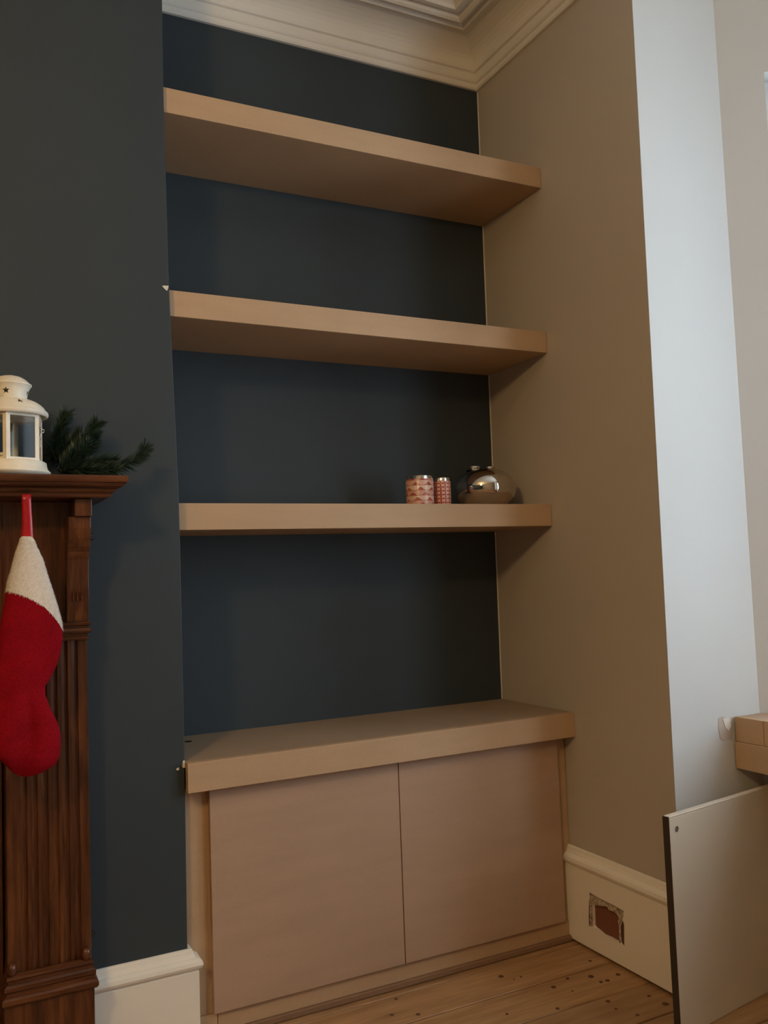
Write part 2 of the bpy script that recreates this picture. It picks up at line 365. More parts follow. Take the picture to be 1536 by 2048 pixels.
# cornice all round
xr = WX(2.92)
loop = [(XL, YB), (xr, YB), (xr, -2.85)] + [(x, y) for x, y in BAY[::-1][1:-1]] + [(xr, -0.79), (xr, 0), (-0.0137, 0), (-0.0137, CH), (-1.74, CH), (-1.74, 0), (XL, 0)]
cp = [(0, 2.884), (0.010, 2.884), (0.014, 2.890), (0.014, 2.903), (0.019, 2.906), (0.022, 2.911), (0.025, 2.934), (0.033, 2.937), (0.036, 2.945)]
for i in range(1, 9):
    a = PI/2*i/8; cp.append((0.036 + 0.095*(1-math.cos(a)), 2.945 + 0.062*math.sin(a)))
cp += [(0.135, 3.001), (0.146, 2.997), (0.152, 3.001), (0.158, 3.009), (0.166, 3.010), (0.170, 2.998), (0.181, 2.993), (0.190, 2.998), (0.196, 3.006), (0.206, 3.006), (0.212, 3.000), (0.226, 3.000), (0.232, 3.010), (0.246, CEIL), (0.246, CEIL+0.01), (0, CEIL+0.01)]
struct(obj('trim_1', sweep(loop, cp, True, 1), 'cornice_paint'), 'cream moulded plaster cornice round the ceiling')
# skirting boards
def skirt(h, t): return [(0, FL), (t, FL), (t, FL+h*0.795), (t-0.003, FL+h*0.80), (t-0.001, FL+h*0.815), (t+0.006, FL+h*0.83), (t+0.009, FL+h*0.86), (t+0.007, FL+h*0.895), (t+0.001, FL+h*0.915), (t-0.006, FL+h*0.925), (t-0.010, FL+h*0.96), (t-0.012, FL+h*0.99), (t-0.016, FL+h), (0, FL+h)]
sk = obj('baseboard_left', sweep([(-0.226, CH), (0.0, CH), (0.0, -0.337)], skirt(0.243, 0.022), False, -1), 'skirting_paint', bevel=0.0012); struct(sk, 'cream skirting board on the chimney breast, turning its corner')
xr0 = WX(0.15)
prof = [(d, z + (0.012 if i > 1 else 0.010)) for i, (d, z) in enumerate(skirt(0.272, 0.019))]
bm = sweep([(xr0, -0.788), (xr0, -0.3245)], prof, False, 1)
sk = obj('baseboard_right', bm, 'skirting_paint'); struct(sk, 'cream skirting board with a broken open vent hole')
xf = xr0 - 0.019
def vp(px, py): p = at(px, py, 0, xf); return (p.y, p.z)
inn = [vp(*q) for q in ((1185.8,1852),(1185,1830),(1184.2,1804.5),(1192.8,1810),(1203,1811.5),(1214.7,1813),(1217.8,1819.4),(1228.8,1823.3),(1235.8,1830.3),(1238.9,1838),(1235.8,1842),(1238,1848),(1238.6,1866),(1239,1885))]
ho = inn + [vp(*q) for q in ((1230.3,1882),(1219.4,1875.6),(1206,1870),(1196.7,1862),(1189,1856))]
cut(sk, prism([(xf-0.01, y, z) for y, z in ho], (0.0265, 0, 0)))
obj('vent_board', prism([(xf+0.0105, y, z) for y, z in (vp(1182,1798), vp(1243,1826), vp(1243,1893), vp(1182,1858))], (0.004, 0, 0)), 'red_board', sk)
oo = [vp(*q) for q in ((1180.5,1852),(1180,1825),(1179.5,1787),(1189,1792),(1200,1798.5),(1211,1804),(1221,1809),(1232,1814),(1240,1819),(1247,1823.3),(1247.5,1832),(1244,1842),(1241.5,1860),(1242,1887))]
bm = bmesh.new()
for i in range(len(inn)-1):
    prism([(xf+0.0006, p[0], p[1]) for p in (inn[i], inn[i+1], oo[i+1], oo[i])], (-0.0016 - 0.0012*random.random(), 0, 0), bm)
obj('plaster_edge', bm, 'broken_plaster', sk)
for q in (((1178.5,1800),(1180,1800),(1180.3,1830),(1180,1852),(1178.5,1852),(1177.8,1830)), ((1246,1841),(1242.3,1850),(1242.3,1870),(1243.6,1884),(1248.6,1891),(1248.2,1850)),
          ((1179.2,1785),(1196,1795.3),(1213.9,1804.5),(1230.3,1812.3),(1247.5,1822.5),(1247.5,1823.8),(1230.3,1813.6),(1213.9,1805.9),(1196,1796.8),(1179.4,1788))):
    obj('scored_line', prism([(xf+0.0004, *vp(*p)) for p in q], (-0.0012, 0, 0)), 'nail_iron', sk)
struct(obj('baseboard_back', sweep([(xr0, YB), (XL, YB), (XL, 0), (-1.74, 0), (-1.74, CH), (-1.55, CH)][::-1], skirt(0.26, 0.02), False, 1), 'skirting_paint'))

# ------------------------------------------------------------------ shelves, countertop, cabinet
for k, (ys, zb, zt, lab) in enumerate(((-0.344, 2.3834, 2.4512, 'topmost thick bare MDF floating shelf, just below the cornice'), (-0.3366, 1.8421, 1.9108, 'middle of the three thick bare MDF floating shelves, empty'),
                          (-0.3219, 1.2879, 1.3575, 'lowest thick bare MDF floating shelf, holding tins and silver vases'))):
    x1 = WX(zb)-0.0015; x0 = (-0.0141, -0.0085, 0.0044)[k]; c = Vector((0.6, -0.16, zb))
    sh = thing('floating_shelf', c, lab, 'shelf', 'MDF shelves across the alcove')
    T = 0.018
    obj('front_lipping', box(x0, x1, ys, ys+T, zb, zt), 'mdf', sh, bevel=0.0012)
    obj('top_board', box(x0, x1, ys+T+0.0004, -0.001, zt-T, zt-0.0004), 'mdf', sh)
    obj('bottom_board', box(x0, x1, ys+T+0.0004, -0.001, zb+0.0004, zb+T), 'mdf', sh)
    obj('back_batten', box(x0+0.01, x1-0.01, -0.045, -0.002, zb+T, zt-T), 'mdf', sh)
YC, ZT, ZB = -0.3893, 0.7111, 0.6386
ct = thing('countertop', (0.6, -0.2, ZB), 'thick bare MDF countertop over the alcove cupboard', 'countertop')
x1 = WX(.7)-0.0015; T = 0.022
obj('front_lipping', box(0.0035, x1, YC, YC+T, ZB, ZT), 'mdf', ct, bevel=0.0012)
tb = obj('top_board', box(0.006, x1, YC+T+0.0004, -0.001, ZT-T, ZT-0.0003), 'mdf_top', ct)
cut(tb, lathe((0.0801, -0.0935, ZT-0.05), [(0, 0), (0.011, 0), (0.011, 0.1), (0, 0.1)], 20))
obj('hole_liner', lathe((0.0801, -0.0935, ZT-0.03), [(0.0112, -0.012), (0.0112, 0.0302), (0.0104, 0.0302), (0.0104, -0.010), (0, -0.010), (0, -0.012)], 20), 'gap_dark', ct)
obj('lipping_batten', box(0.01, x1-0.005, YC+T, YC+T+0.02, ZB+0.002, ZT-T), 'mdf', ct)
YD = -0.3543
cb = thing('alcove_cupboard', (0.6, -0.2, FL), 'bare MDF two-door cupboard built into the alcove under the countertop', 'cupboard')
PT = ZB - 0.0005
XR = WX(0.3) - 0.0015
obj('filler_strip', box(0.004, 0.0605, -0.335, -0.317, FL+0.062, PT), 'mdf', cb, bevel=0.001)
obj('filler_strip', box(1.150, XR, -0.335, -0.317, FL+0.062, PT), 'mdf', cb, bevel=0.001)
obj('side_panel', box(0.0605, 0.0785, -0.335, -0.003, FL+0.062, PT), 'mdf', cb)
obj('side_panel', box(1.131, 1.1495, -0.335, -0.003, FL+0.062, PT), 'mdf', cb)
obj('bottom_panel', box(0.079, 1.1305, -0.333, -0.003, FL+0.062, FL+0.080), 'mdf', cb)
obj('centre_post', box(0.59, 0.61, -0.333, -0.30, FL+0.081, PT), 'mdf', cb)
for a, b in ((0.0658, 0.6000), (0.6028, 1.1515)):
    obj('door', box(a, b, YD, YD+0.018, 0.088, ZB-0.006), 'mdf_face', cb, bevel=0.0011)
obj('plinth', box(0.078, 1.172, -0.3415, -0.3235, 0.040, FL+0.0615), 'mdf', cb, bevel=0.001)
obj('plinth', box(0.029, 0.0768, -0.3415, -0.3235, 0.040, FL+0.0615), 'mdf', cb, bevel=0.001)
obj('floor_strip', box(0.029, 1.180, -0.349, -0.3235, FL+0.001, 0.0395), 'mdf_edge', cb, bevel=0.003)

# ------------------------------------------------------------------ things on the lowest shelf
SZ = 1.3575
def tin(c, r, h, mat, label):
    o = thing('candle_tin', (c[0], c[1], SZ), label, 'tin', 'printed candle tins on the lowest shelf')
    obj('body', lathe((c[0], c[1], SZ), [(0, 0), (r*0.96, 0), (r, 0.002), (r, h-0.0125), (r*0.985, h-0.0105), (0, h-0.0105)], 40), mat, o, smooth=False).data.polygons.foreach_set('use_smooth', [False]*0 or [True]*len(o.children[0].data.polygons))
    obj('lid', lathe((c[0], c[1], SZ), [(0, h-0.0104), (r*0.95, h-0.0104), (r*0.955, h-0.0015), (r*0.93, h), (r*0.89, h), (r*0.87, h-0.003), (0, h-0.003)], 40), 'silver', o)
    for ch in o.children:
        m = ch.modifiers.new('split', 'EDGE_SPLIT'); m.split_angle = math.radians(35)
        for p in ch.data.polygons: p.use_smooth = True
    return o
p1 = at(840.5, 1000, 1, -0.215); p3 = at(885.5, 1000, 1, -0.215)
tin((p1.x, p1.y), 0.0430, 0.0935, 'scallop_print', 'wider candle tin with pink and red banded print and silver lid')
tin((p3.x, p3.y), 0.0262, 0.0890, 'lattice_print', 'slimmer candle tin with red lattice print beside the silver vase')
vc = at(970, 980, 1, -0.170); vc = (vc.x, vc.y)
VA = thing('silver_vase', (vc[0], vc[1], SZ), 'squat mirrored silver vase with two short necks on the lowest shelf', 'vase')
pr = [(0, 0), (0.058, 0), (0.064, 0.002)]
for i in range(1, 25):
    a = -PI/2 + 0.66 + (PI - 0.66)*i/25; pr.append((0.1010*abs(math.cos(a))**0.72, 0.060 + 0.068*math.sin(a) if a > 0 else 0.060 + 0.060*math.sin(a)))
pr.append((0, 0.128))
obj('body', lathe((vc[0], vc[1], SZ), pr, 72), 'chrome', VA, smooth=True)
for dx in (-0.037, 0.025):
    nc = (vc[0]+dx, vc[1]+0.004, SZ)
    nk = obj('neck', lathe(nc, [(0.026, 0.1215), (0.0215, 0.1245), (0.0175, 0.1285), (0.0170, 0.1310), (0.0150, 0.1310), (0.0150, 0.121)], 32), 'chrome', VA, smooth=True)
    obj('rim', lathe(nc, [(0.0172, 0.1298), (0.0195, 0.1310), (0.0195, 0.1340), (0.0175, 0.1355), (0.0146, 0.1340), (0.0146, 0.1310), (0.0172, 0.1298)], 32), 'silver', nk, smooth=True)

# ------------------------------------------------------------------ fireplace surround
XM = -0.87
MT = thing('fireplace_mantel', (XM, CH, FL), 'dark varnished wooden fireplace mantel with fluted pilaster and moulded shelf', 'mantel')
MZ = 1.397
xi, yi = -0.205, -0.533; xl = 2*XM - xi
shp = [(0, 1.350), (0.006, 1.350), (0.010, 1.353), (0.011, 1.359), (0.013, 1.361), (0.018, 1.362), (0.021, 1.367), (0.021, 1.369), (0.026, 1.370), (0.034, 1.374), (0.038, 1.379), (0.038, 1.381), (0.042, 1.382), (0.0435, 1.386), (0.0435, 1.394), (0.0415, MZ), (0, MZ)]
obj('shelf_moulding', sweep([(xl, CH-0.001), (xl, yi), (xi, yi), (xi, CH-0.001)], shp, False, -1), 'mahogany_level', MT)
obj('shelf_board', box(xl, xi, yi, CH-0.001, 1.351, MZ-0.0004), 'mahogany_level', MT)
obj('frieze_panel', box(2*XM+0.26, -0.26, -0.425, CH-0.001, 1.02, 1.3505), 'mahogany_upright', MT)
obj('inner_panel', box(2*XM+0.415, -0.415, -0.395, CH-0.001, FL+0.002, 1.02), 'mahogany_upright', MT)
obj('fire_insert', box(-1.19, -0.55, -0.405, -0.3955, FL+0.002, 0.90), 'cast_iron', MT)
def flip(bm, on):
    if on:
        for v in bm.verts: v.co.x = 2*XM - v.co.x
    return bm
for L in (False, True):
    PX0, PX1, PY = -0.410, -0.2365, -0.452
    # fluted shaft: cross-section with rounded grooves, extruded up
    sec = [(PX1, CH-0.001), (PX1, PY+0.002), (PX1-0.002, PY)]
    nfl = 6; fw = 0.0145; gapw = 0.0075; x = PX1 - 0.021
    for i in range(nfl):
        sec.append((x, PY))
        for k in range(1, 6): a = PI*k/6; sec.append((x - fw/2*(1-math.cos(a)), PY + 0.0055*math.sin(a)))
        sec.append((x-fw, PY)); x -= fw + gapw
    sec += [(PX0+0.002, PY), (PX0, PY+0.002), (PX0, CH-0.001)]
    obj('pilaster_shaft', flip(prism([(a, b, 0.325) for a, b in sec], (0, 0, 1.035-0.325)), L), 'mahogany_upright', MT)
    def pthx(e): return [(PX0-0.002+e, CH-0.001), (PX0-0.002+e, PY-0.002), (PX1+0.001-e, PY-0.002), (PX1+0.001-e, CH-0.001)]
    colp = [(0, 1.033), (0.006, 1.033), (0.009, 1.036), (0.009, 1.041), (0.006, 1.044), (0.006, 1.047), (0.012, 1.049), (0.014, 1.054), (0.012, 1.060), (0.008, 1.062), (0.008, 1.065), (0.013, 1.067), (0.014, 1.0715), (0.012, 1.074), (0, 1.074)]
    obj('collar_moulding', flip(sweep(pthx(0.008), colp, False, -1), L), 'mahogany_level', MT)
    obj('upper_block', flip(box(PX0, PX1+0.001, -0.430, CH-0.001, 1.036, 1.3495), L), 'mahogany_upright', MT)
    bsp = [(0, 0.270), (0.020, 0.270), (0.024, 0.275), (0.024, 0.284), (0.020, 0.288), (0.015, 0.291), (0.015, 0.296), (0.019, 0.300), (0.019, 0.308), (0.015, 0.312), (0.012, 0.314), (0.012, 0.319), (0.015, 0.322), (0.013, 0.328), (0.006, 0.331), (0, 0.331)]
    obj('base_moulding', flip(sweep(pthx(0.014), bsp, False, -1), L), 'mahogany_level', MT)
    obj('plinth_block', flip(box(PX0-0.008, PX1+0.003, PY-0.018, CH-0.001, FL+0.002, 0.2705), L), 'mahogany_upright', MT, bevel=0.002)
    for kx in (PX0+0.008, PX1-0.012):
        obj('scroll_knob', flip(lathe((kx, PY-0.006, 0.329), [(0, -0.002), (0.008, 0), (0.010, 0.006), (0.011, 0.013), (0.009, 0.020), (0.005, 0.024), (0, 0.025)], 16), L), 'mahogany_upright', MT, smooth=True)
    # console bracket under the shelf
    c0, c1 = -0.281, -0.2335
    cs = [(-0.425, 1.310), (-0.510, 1.310), (-0.509, 1.285), (-0.503, 1.262), (-0.492, 1.244), (-0.480, 1.232), (-0.472, 1.215), (-0.469, 1.190), (-0.467, 1.150), (-0.462, 1.110), (-0.456, 1.074), (-0.425, 1.074)]
    co = obj('console_bracket', flip(prism([(c0, b, z) for b, z in cs], (c1-c0, 0, 0)), L), 'mahogany_upright', MT, bevel=0.0012)
    for i in range(3):
        xx = -0.249 - 0.009*i
        obj('carved_notch', flip(box(xx-0.0014, xx+0.0014, -0.4700, -0.460, 1.122, 1.142), L), 'mahogany_level', co)
    obj('bracket_cap', flip(box(-0.269, -0.2320, -0.520, -0.425, 1.3105, 1.3495), L), 'mahogany_upright', MT, bevel=0.0015)
for px, py in ((184, 1073), (185, 1866)):
    p = at(px, py, 1, CH)
    bm = bmesh.new(); bmesh.ops.create_cone(bm, cap_ends=True, segments=18, radius1=0.009, radius2=0.007, depth=0.004, matrix=Matrix.Translation((p.x, CH-0.0022, p.z)) @ Matrix.Rotation(PI/2, 4, 'X'))
    obj('fixing_lug', bm, 'screw_dark', MT)

# ------------------------------------------------------------------ lantern
lp = at(21, 850, 1, -0.492); LC = (lp.x, -0.492, MZ)
LT = thing('candle_lantern', LC, 'cream metal candle lantern with star cut-outs standing on the mantel', 'lantern')
obj('base', lathe(LC, [(0, 0.012), (0.060, 0.012), (0.066, 0.0), (0.070, 0.0), (0.0815, 0.008), (0.0825, 0.011), (0.0800, 0.0135), (0.0765, 0.017), (0.0745, 0.024), (0.0735, 0.032), (0.0700, 0.034), (0, 0.034)], 56), 'lantern_enamel', LT, smooth=True)
HR = 0.0715; a0 = math.radians(-90) - 0.13
def hv(k, r=HR): a = a0 + k*PI/3 - 0.06; return Vector((LC[0] + r*math.cos(a), LC[1] + r*math.sin(a), 0))
z0, z1 = MZ+0.033, MZ+0.137
for k in range(6):
    p = hv(k); e1 = (hv(k+1)-p).normalized(); e2 = (hv(k-1)-p).normalized(); ins = (Vector((LC[0], LC[1], 0))-p).normalized()
    wq = 0.0085
    pts = [p, p+e1*wq, p+e1*wq+ins*0.0012, p+ins*0.0016, p+e2*wq+ins*0.0012, p+e2*wq]
    obj('post', prism([(q.x, q.y, z0) for q in pts], (0, 0, z1-z0)), 'lantern_enamel', LT)
    q = hv(k+1); d = (q-p).normalized(); nrm = Vector((-d.y, d.x, 0)); A = p + d*0.0085; B = q - d*0.0085
    for za, zb in ((z0, z0+0.006), (z1-0.008, z1)):
        pts = [A, B, B+nrm*0.0014, A+nrm*0.0014]
        obj('rail', prism([(s.x, s.y, za) for s in pts], (0, 0, zb-za)), 'lantern_enamel', LT)
    pts = [A-d*0.003+nrm*0.0016, B+d*0.003+nrm*0.0016, B+d*0.003+nrm*0.0032, A-d*0.003+nrm*0.0032]
    obj('pane', prism([(s.x, s.y, z0+0.002) for s in pts], (0, 0, z1-z0-0.006)), 'glass', LT)
# shoulder and chimney cap: thin shells with star holes
sh = [(0.0770, 0.1355), (0.0785, 0.1385), (0.0785, 0.1430), (0.0765, 0.1462), (0.0740, 0.1475), (0.0735, 0.1490), (0.0700, 0.1545), (0.0640, 0.1605), (0.0560, 0.1660), (0.0470, 0.1700), (0.0385, 0.1722), (0.0300, 0.1730)]
inner = [(max(0.002, r-0.0014), z-0.0012) for r, z in sh][::-1]
roof = obj('roof', lathe(LC, sh + inner + [sh[0]], 56), 'lantern_enamel', LT, smooth=True)
capp = [(0.0300, 0.1710), (0.0335, 0.1722), (0.0345, 0.1770), (0.0360, 0.1860), (0.0390, 0.1960), (0.0430, 0.2030), (0.0448, 0.2048), (0.0445, 0.2070), (0.0420, 0.2082), (0.0385, 0.2120), (0.0320, 0.2180), (0.0230, 0.2232), (0.0120, 0.2262), (0.0, 0.2272)]
inner = [(max(0.0, r-0.0014), z-0.0012) for r, z in capp][::-1]
cap = obj('chimney_cap', lathe(LC, capp + inner[1:] + [capp[0]], 56) if False else lathe(LC, capp, 56), 'lantern_enamel', LT, smooth=True)
so = cap.modifiers.new('thick', 'SOLIDIFY'); so.thickness = 0.0012
dg = bpy.context.evaluated_depsgraph_get(); dg.update(); nm = bpy.data.meshes.new_from_object(cap.evaluated_get(dg)); cap.modifiers.remove(so); cap.data = nm
def stars(angs, r, z, tilt, size, depth):
    bm = bmesh.new()
    for a in angs:
        out = Vector((math.cos(a)*math.cos(tilt), math.sin(a)*math.cos(tilt), math.sin(tilt))); ex = Vector((-math.sin(a), math.cos(a), 0)); ey = out.cross(ex)
        c = Vector(LC) + Vector((math.cos(a)*r, math.sin(a)*r, z)) - out*depth/2
        pts = []
        for i in range(10):
            rr = size if i % 2 == 0 else size*0.42; th = PI/2 + i*PI/5
            pts.append(c + ex*rr*math.cos(th) + ey*rr*math.sin(th))
        prism(pts, out*depth, bm)
    return bm
av = math.atan2(CAM.y-LC[1], CAM.x-LC[0])
cut(cap, stars([av - 0.24 + k*PI/2 for k in range(4)], 0.0370, 0.1875, -0.25, 0.0084, 0.02))
cut(roof, stars([av + 0.31 + k*PI/2 for k in range(4)], 0.0625, 0.1612, 0.75, 0.0086, 0.02))
for o_ in (cap, roof):
    m = o_.modifiers.new('split', 'EDGE_SPLIT'); m.split_angle = math.radians(42)
    for p in o_.data.polygons: p.use_smooth = True
pv = hv(1); dv = (hv(2)-pv).normalized(); ov = (pv - Vector((LC[0], LC[1], 0))).normalized()
b0 = pv + dv*0.004 + ov*0.001
for zc in (0.072, 0.117): obj('hinge_tab', prism([tuple(b0 + Vector((0, 0, MZ+zc-0.008))), tuple(b0 + dv*0.009 + Vector((0, 0, MZ+zc-0.008))), tuple(b0 + dv*0.009 + ov*0.0015 + Vector((0, 0, MZ+zc-0.008))), tuple(b0 + ov*0.0015 + Vector((0, 0, MZ+zc-0.008)))], (0, 0, 0.015)), 'lantern_enamel', LT)
obj('latch_hook', tube([b0 + dv*0.002 + Vector((0, 0, MZ+0.082)), b0 + dv*0.003 + ov*0.003 + Vector((0, 0, MZ+0.094)), b0 + dv*0.006 + ov*0.010 + Vector((0, 0, MZ+0.097)), b0 + dv*0.006 + ov*0.0115 + Vector((0, 0, MZ+0.101)), b0 + dv*0.002 + ov*0.002 + Vector((0, 0, MZ+0.105))], 0.0009, 6), 'lantern_enamel', LT)
tl = Vector((LC[0]-0.017, LC[1]-0.012, MZ+0.0345))
TL = thing('tea_light', tl, 'small cream tea light inside the lantern', 'candle')
obj('cup', lathe(tl, [(0, 0), (0.019, 0), (0.019, 0.012), (0.0182, 0.012), (0.018, 0.009), (0, 0.009)], 28), 'silver', TL)
obj('wax', lathe(tl, [(0, 0.0092), (0.0178, 0.0092), (0.0172, 0.0175), (0.013, 0.0185), (0, 0.018)], 28), 'candle_wax', TL, smooth=True)
obj('wick', tube([tl + Vector((0, 0, 0.0175)), tl + Vector((0.0005, 0, 0.021)), tl + Vector((0.0015, 0, 0.0235))], 0.0006, 6), 'nail_iron', TL)

# ------------------------------------------------------------------ pine garland on the mantel
g0 = at(140, 945, 1, -0.455)
GR = thing('pine_garland', (g0.x, -0.455, MZ), 'dark green artificial pine garland lying beside the lantern on the mantel', 'garland')
def sprig(pts, n, ln=0.031, spread=1.0, rad=0.0022):
    P = [Vector(p) for p in pts]
    st = obj('stem', tube(P, lambda t: rad*(1-0.6*t), 6), 'twig', GR)
    bm = bmesh.new(); segs = len(P)-1
    n = int(n*1.7)
    for i in range(n):
        t = (i + random.random())/n*segs; k = min(int(t), segs-1); p = P[k].lerp(P[k+1], t-k); d = (P[k+1]-P[k]).normalized()
        a = d.cross(Vector((random.uniform(-1, 1), random.uniform(-1, 1), random.uniform(-1, 1)))).normalized()
        fw = 1.0 - 0.25*random.random(); nd = (d*fw + a*spread*random.uniform(0.7, 1.15)).normalized(); L_ = ln*random.uniform(0.75, 1.15)
        b = nd.cross(d).normalized()*0.0008; c = nd.cross(b).normalized()*0.0008
        tip = p + nd*L_ + Vector((0, 0, -0.002*random.random()))
        if tip.z < MZ + 0.0012 and tip.x < -0.155: tip.z = MZ + 0.0012 + 0.003*random.random()
        if (Vector((tip.x-LC[0], tip.y-LC[1]))).length < 0.088 or (Vector((p.x-LC[0], p.y-LC[1]))).length < 0.088: continue
        mid = p.lerp(tip, 0.6)
        v0 = [bm.verts.new(p + x*0.7) for x in (b, -b*0.5 + c*0.87, -b*0.5 - c*0.87)]; v1 = [bm.verts.new(mid + x) for x in (b, -b*0.5 + c*0.87, -b*0.5 - c*0.87)]; vt = bm.verts.new(tip)
        for q in range(3):
            bm.faces.new((v0[q], v0[(q+1) % 3], v1[(q+1) % 3], v1[q])); bm.faces.new((v1[q], v1[(q+1) % 3], vt))
    tag(obj('needles', bm, 'needle', st), kind='stuff')
def gp(px, py, y):
    p = at(px, py, 1, y); p.z = max(p.z, MZ+0.005); return p
S = [([(112,938,-.425),(150,936,-.44),(205,938,-.455),(255,928,-.465),(282,910,-.465),(289,897,-.46)], 430),
     ([(108,930,-.405),(112,890,-.41),(120,855,-.41),(132,828,-.41)], 330),
     ([(120,935,-.43),(150,905,-.44),(176,870,-.445),(193,845,-.445)], 340),
     ([(108,925,-.41),(130,900,-.42),(150,880,-.42),(158,872,-.42)], 260),
     ([(120,940,-.45),(150,915,-.46),(178,890,-.465)], 260),
     ([(104,925,-.40),(106,890,-.40),(118,865,-.40)], 240),
     ([(130,942,-.46),(165,932,-.475),(205,922,-.48),(226,922,-.48)], 260),
     ([(150,942,-.475),(190,944,-.49),(235,940,-.50)], 220),
     ([(122,942,-.455),(135,928,-.465),(150,905,-.47)], 200),
     ([(140,940,-.42),(170,915,-.42),(184,890,-.415),(190,868,-.41)], 240),
     ([(125,938,-.40),(140,910,-.40),(150,885,-.40)], 240)]
for pts, n in S: sprig([gp(*p) for p in pts], n)

# ------------------------------------------------------------------ christmas stocking
SY = -0.562; zs = 3.413
def sp(x, y, yy=SY): return at(x/zs, 980 + y/zs, 1, yy)
top = sp(185, 60)
ST = thing('christmas_stocking', (top.x, SY, sp(185, 1955).z), 'red plush christmas stocking with white cuff hanging from the mantel', 'stocking')
bm = bmesh.new()
ys_ = [30, 70, 150, 230, 310, 352]; xa = [146, 148, 150, 150, 144, 142]; xb = [214, 214, 218, 224, 228, 236]
rows = []
for y_, a, b in zip(ys_, xa, xb):
    p, q = sp(a, y_), sp(b, y_); m = p.lerp(q, 0.5); rows.append((p, m, q))
V = []
for p, m, q in rows:
    ring = []
    for k in range(12):
        th = 2*PI*k/12; ring.append(bm.verts.new((m.x + (q.x-p.x)/2*math.cos(th), SY + 0.004*math.sin(th), m.z + (q.z-p.z)/2*math.cos(th))))
    V.append(ring)
for A, B in zip(V, V[1:]):
    for k in range(12): bm.faces.new((A[k], A[(k+1) % 12], B[(k+1) % 12], B[k]))
bm.faces.new(V[0]); bm.faces.new(V[-1])
obj('hanging_loop', bm, 'ribbon_red', ST, smooth=True)
def interp(tab, y):
    for (y0, v0), (y1, v1) in zip(tab, tab[1:]):
        if y <= y1:
            t_ = (y-y0)/(y1-y0); t_ = t_*t_*(3-2*t_) if False else t_; return v0 + (v1-v0)*t_
    return tab[-1][1]
LE = [(318,146),(340,138),(430,106),(540,76),(620,52),(690,40),(800,24),(880,8),(1000,-8),(1150,-22),(1300,-42),(1420,-60),(1520,-78),(1620,-92),(1700,-92),(1770,-72),(1830,-25),(1860,18),(1900,58),(1930,90),(1950,125),(1957,165)]
RE = [(318,215),(340,232),(380,248),(470,290),(600,330),(690,360),(800,395),(900,422),(960,427),(1010,428),(1110,415),(1200,385),(1290,340),(1340,308),(1400,310),(1480,340),(1580,390),(1660,413),(1750,415),(1820,405),(1870,380),(1905,330),(1930,285),(1950,225),(1957,185)]
CU = [(30,684),(40,690),(120,710),(220,750),(300,800),(360,860),(400,915),(440,985)]
bmr, bmc = bmesh.new(), bmesh.new(); NR, NK = 320, 112
grid = []
for i in range(NR+1):
    yy = 318 + (1957-318)*i/NR; a, b = interp(LE, yy), interp(RE, yy); row = []
    wdt = (b-a); th = 0.020*min(1.0, (wdt/330.0))**0.6*min(1, (1962-yy)/140)**0.5
    for k in range(NK):
        an = 2*PI*k/NK; cx = math.cos(an); sy_ = math.copysign(abs(math.sin(an))**0.75, math.sin(an))
        x_ = (a+b)/2 + wdt/2*cx; p = sp(x_, yy)
        fold = 0.0035*math.sin(x_/42.0 + yy/170.0)*max(0, (yy-900)/1000)*abs(math.sin(an)) + 0.0045*math.exp(-((x_-180-(yy-1400)*0.1)/38)**2)*math.exp(-((yy-1560)/170)**2)*(1 if sy_ < 0 else 0)
        row.append((Vector((p.x, SY + th*sy_ + fold, p.z)), x_, yy))
    grid.append(row)
def cuffy(x_, yy): return yy < interp(CU, max(30, min(440, x_)))
for bm_, want, off in ((bmr, False, 0.0), (bmc, True, 0.0)):
    vm = {}
    def vv(i, k):
        if (i, k) not in vm: vm[(i, k)] = bm_.verts.new(grid[i][k][0])
        return vm[(i, k)]
    for i in range(NR):
        for k in range(NK):
            k2 = (k+1) % NK; xc = (grid[i][k][1] + grid[i][k2][1])/2; yc_ = (grid[i][k][2] + grid[i+1][k][2])/2
            if cuffy(xc, yc_) == want: bm_.faces.new((vv(i, k), vv(i, k2), vv(i+1, k2), vv(i+1, k)))
    if want: bm_.faces.new([vv(0, k) for k in range(NK)])
    else: bm_.faces.new([vv(NR, k) for k in range(NK)])
fur = []
for f in bmc.faces:
    if len(f.verts) == 4: fur.append((f.calc_center_median().copy(), [v.co.copy() for v in f.verts]))
obj('stocking_leg', bmr, 'red_plush', ST, smooth=True)
cf = obj('cuff', bmc, 'white_plush', ST, smooth=True)
cen = Vector((top.x, SY, 0)); bm = bmesh.new()
for c, vs_ in fur:
    for j in range(1):
        u_, v_ = random.random(), random.random(); p = vs_[0].lerp(vs_[1], u_).lerp(vs_[3].lerp(vs_[2], u_), v_)
        out = Vector((p.x - cen.x + 0.02, (p.y - SY)*3.0, 0)); out.x = p.x - (cen.x + (1.25-p.z)*0.10); out = out.normalized()
        d = (out*0.55 + Vector((random.uniform(-.4, .4), random.uniform(-.4, .4), -0.75))).normalized()
        s_ = d.cross(out).normalized()*0.0007; L_ = random.uniform(0.0035, 0.0065)
        a = bm.verts.new(p - s_ - out*0.0006); b = bm.verts.new(p + s_ - out*0.0006); t_ = bm.verts.new(p + d*L_); bm.faces.new((a, b, t_))
tag(obj('fur_pile', bm, 'white_plush', cf), kind='stuff')

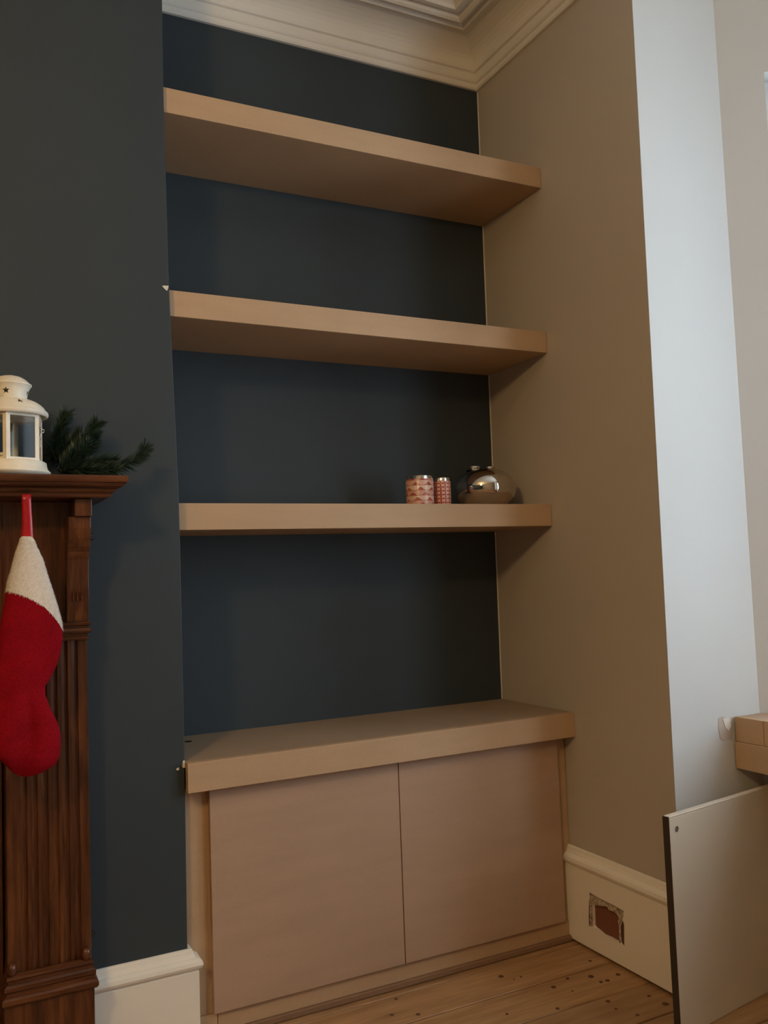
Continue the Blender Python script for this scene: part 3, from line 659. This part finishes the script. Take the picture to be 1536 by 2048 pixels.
# ------------------------------------------------------------------ loose panel standing under the window seat
dr = Vector((0.98894, 0.14832, 0)); nr = Vector((-dr.y, dr.x, 0)); P0 = Vector((1.0415, -0.9236, FL))
PN = thing('loose_panel', (P0.x+0.25, P0.y+0.03, FL), 'pale primed board standing upright against the window seat, with a drilled corner', 'board')
def pbox(a, b, t0, t1, z0, z1): 
    c = [P0 + dr*a + nr*t0, P0 + dr*b + nr*t0, P0 + dr*b + nr*t1, P0 + dr*a + nr*t1]
    return prism([(q.x, q.y, z0) for q in c], (0, 0, z1-z0))
TP = 0.0185; ZP = 0.5425
face = obj('face', pbox(0.0008, 0.49, 0, TP, FL+0.0005, ZP-0.005), 'primer_board', PN, bevel=0.0008)
hc = P0 + dr*0.0285 + Vector((0, 0, 0.5075-FL))
bm = bmesh.new(); bmesh.ops.create_cone(bm, cap_ends=True, segments=20, radius1=0.0078, radius2=0.0078, depth=0.02, matrix=Matrix.Translation(hc - nr*0.004) @ Matrix.Rotation(math.atan2(dr.y, dr.x), 4, 'Z') @ Matrix.Rotation(PI/2, 4, 'X'))
cut(face, bm)
bm = bmesh.new(); bmesh.ops.create_cone(bm, cap_ends=True, segments=20, radius1=0.0076, radius2=0.0076, depth=0.004, matrix=Matrix.Translation(hc + nr*0.0038) @ Matrix.Rotation(math.atan2(dr.y, dr.x), 4, 'Z') @ Matrix.Rotation(PI/2, 4, 'X'))
obj('drilled_plug', bm, 'dowel_grey', PN)
obj('top_edge', pbox(0.0008, 0.49, 0.0, TP, ZP-0.005, ZP), 'board_lip', PN, bevel=0.002)
obj('dark_end', pbox(-0.0012, 0.0007, 0.0005, TP, FL+0.0005, ZP-0.001), 'dark_edge', PN)

# ------------------------------------------------------------------ window seat in the bay
SW = thing('window_seat', (1.6, -1.8, 0.585), 'two-tier bare MDF window seat fixed in the bay', 'window seat')
def seat(ins, z0, z1, y0, y1):
    f = 1.4245 + ins
    pts = [(f, y0), (f, y1)]
    far = [(x, y) for x, y in BAY[1:5]]
    return f
def seat_poly(f, g=0.004):
    return [(f, -0.79-g), (1.533-g*0.4, -0.79-g), (2.083-g, -1.34-g*0.4), (2.083-g, -2.30+g*0.4), (1.533-g*0.4, -2.85+g), (f, -2.85+g)]
obj('lower_board', prism([(x, y, 0.586) for x, y in seat_poly(1.4225)], (0, 0, 0.0725)), 'mdf', SW, bevel=0.0015)
obj('upper_lipping', box(1.4275, 1.446, -0.888, -0.795, 0.659, 0.7265), 'mdf', SW, bevel=0.0015)
obj('upper_lipping', box(1.4290, 1.446, -2.845, -0.8885, 0.659, 0.7265), 'mdf', SW, bevel=0.0015)
obj('seat_top', prism([(x, y, 0.659) for x, y in seat_poly(1.4465)], (0, 0, 0.0662)), 'mdf_face', SW)
for yb in (-1.55, -2.2): obj('support_block', box(1.75, 1.80, yb-0.3, yb+0.3, FL+0.002, 0.5855), 'mdf', SW)

# ------------------------------------------------------------------ the room's ceiling lamp (behind the camera's left shoulder)
LM = thing('pendant_lamp', LAMP_POS, 'glowing warm glass globe pendant hanging from the ceiling', 'lamp')
lx, ly, lz = LAMP_POS
obj('cord', tube([(lx, ly, CEIL-0.01), (lx, ly, lz+0.18)], 0.004, 8), 'cast_iron', LM)
obj('ceiling_rose', lathe((lx, ly, CEIL-0.03), [(0, 0), (0.03, 0), (0.05, 0.02), (0.05, 0.0295), (0, 0.0295)], 24), 'lantern_enamel', LM)
obj('lamp_holder', lathe((lx, ly, lz+0.129), [(0, 0), (0.018, 0), (0.02, 0.01), (0.016, 0.05), (0, 0.055)], 20), 'lantern_enamel', LM)
gp_ = [(0.13*math.sin(PI*k/16), -0.13*math.cos(PI*k/16)) for k in range(16)] + [(0.02, 0.1285), (0, 0.1285)]
gp_[0] = (0, -0.13)
obj('globe_shade', lathe((lx, ly, lz), gp_, 32), 'bulb_glow', LM, smooth=True)
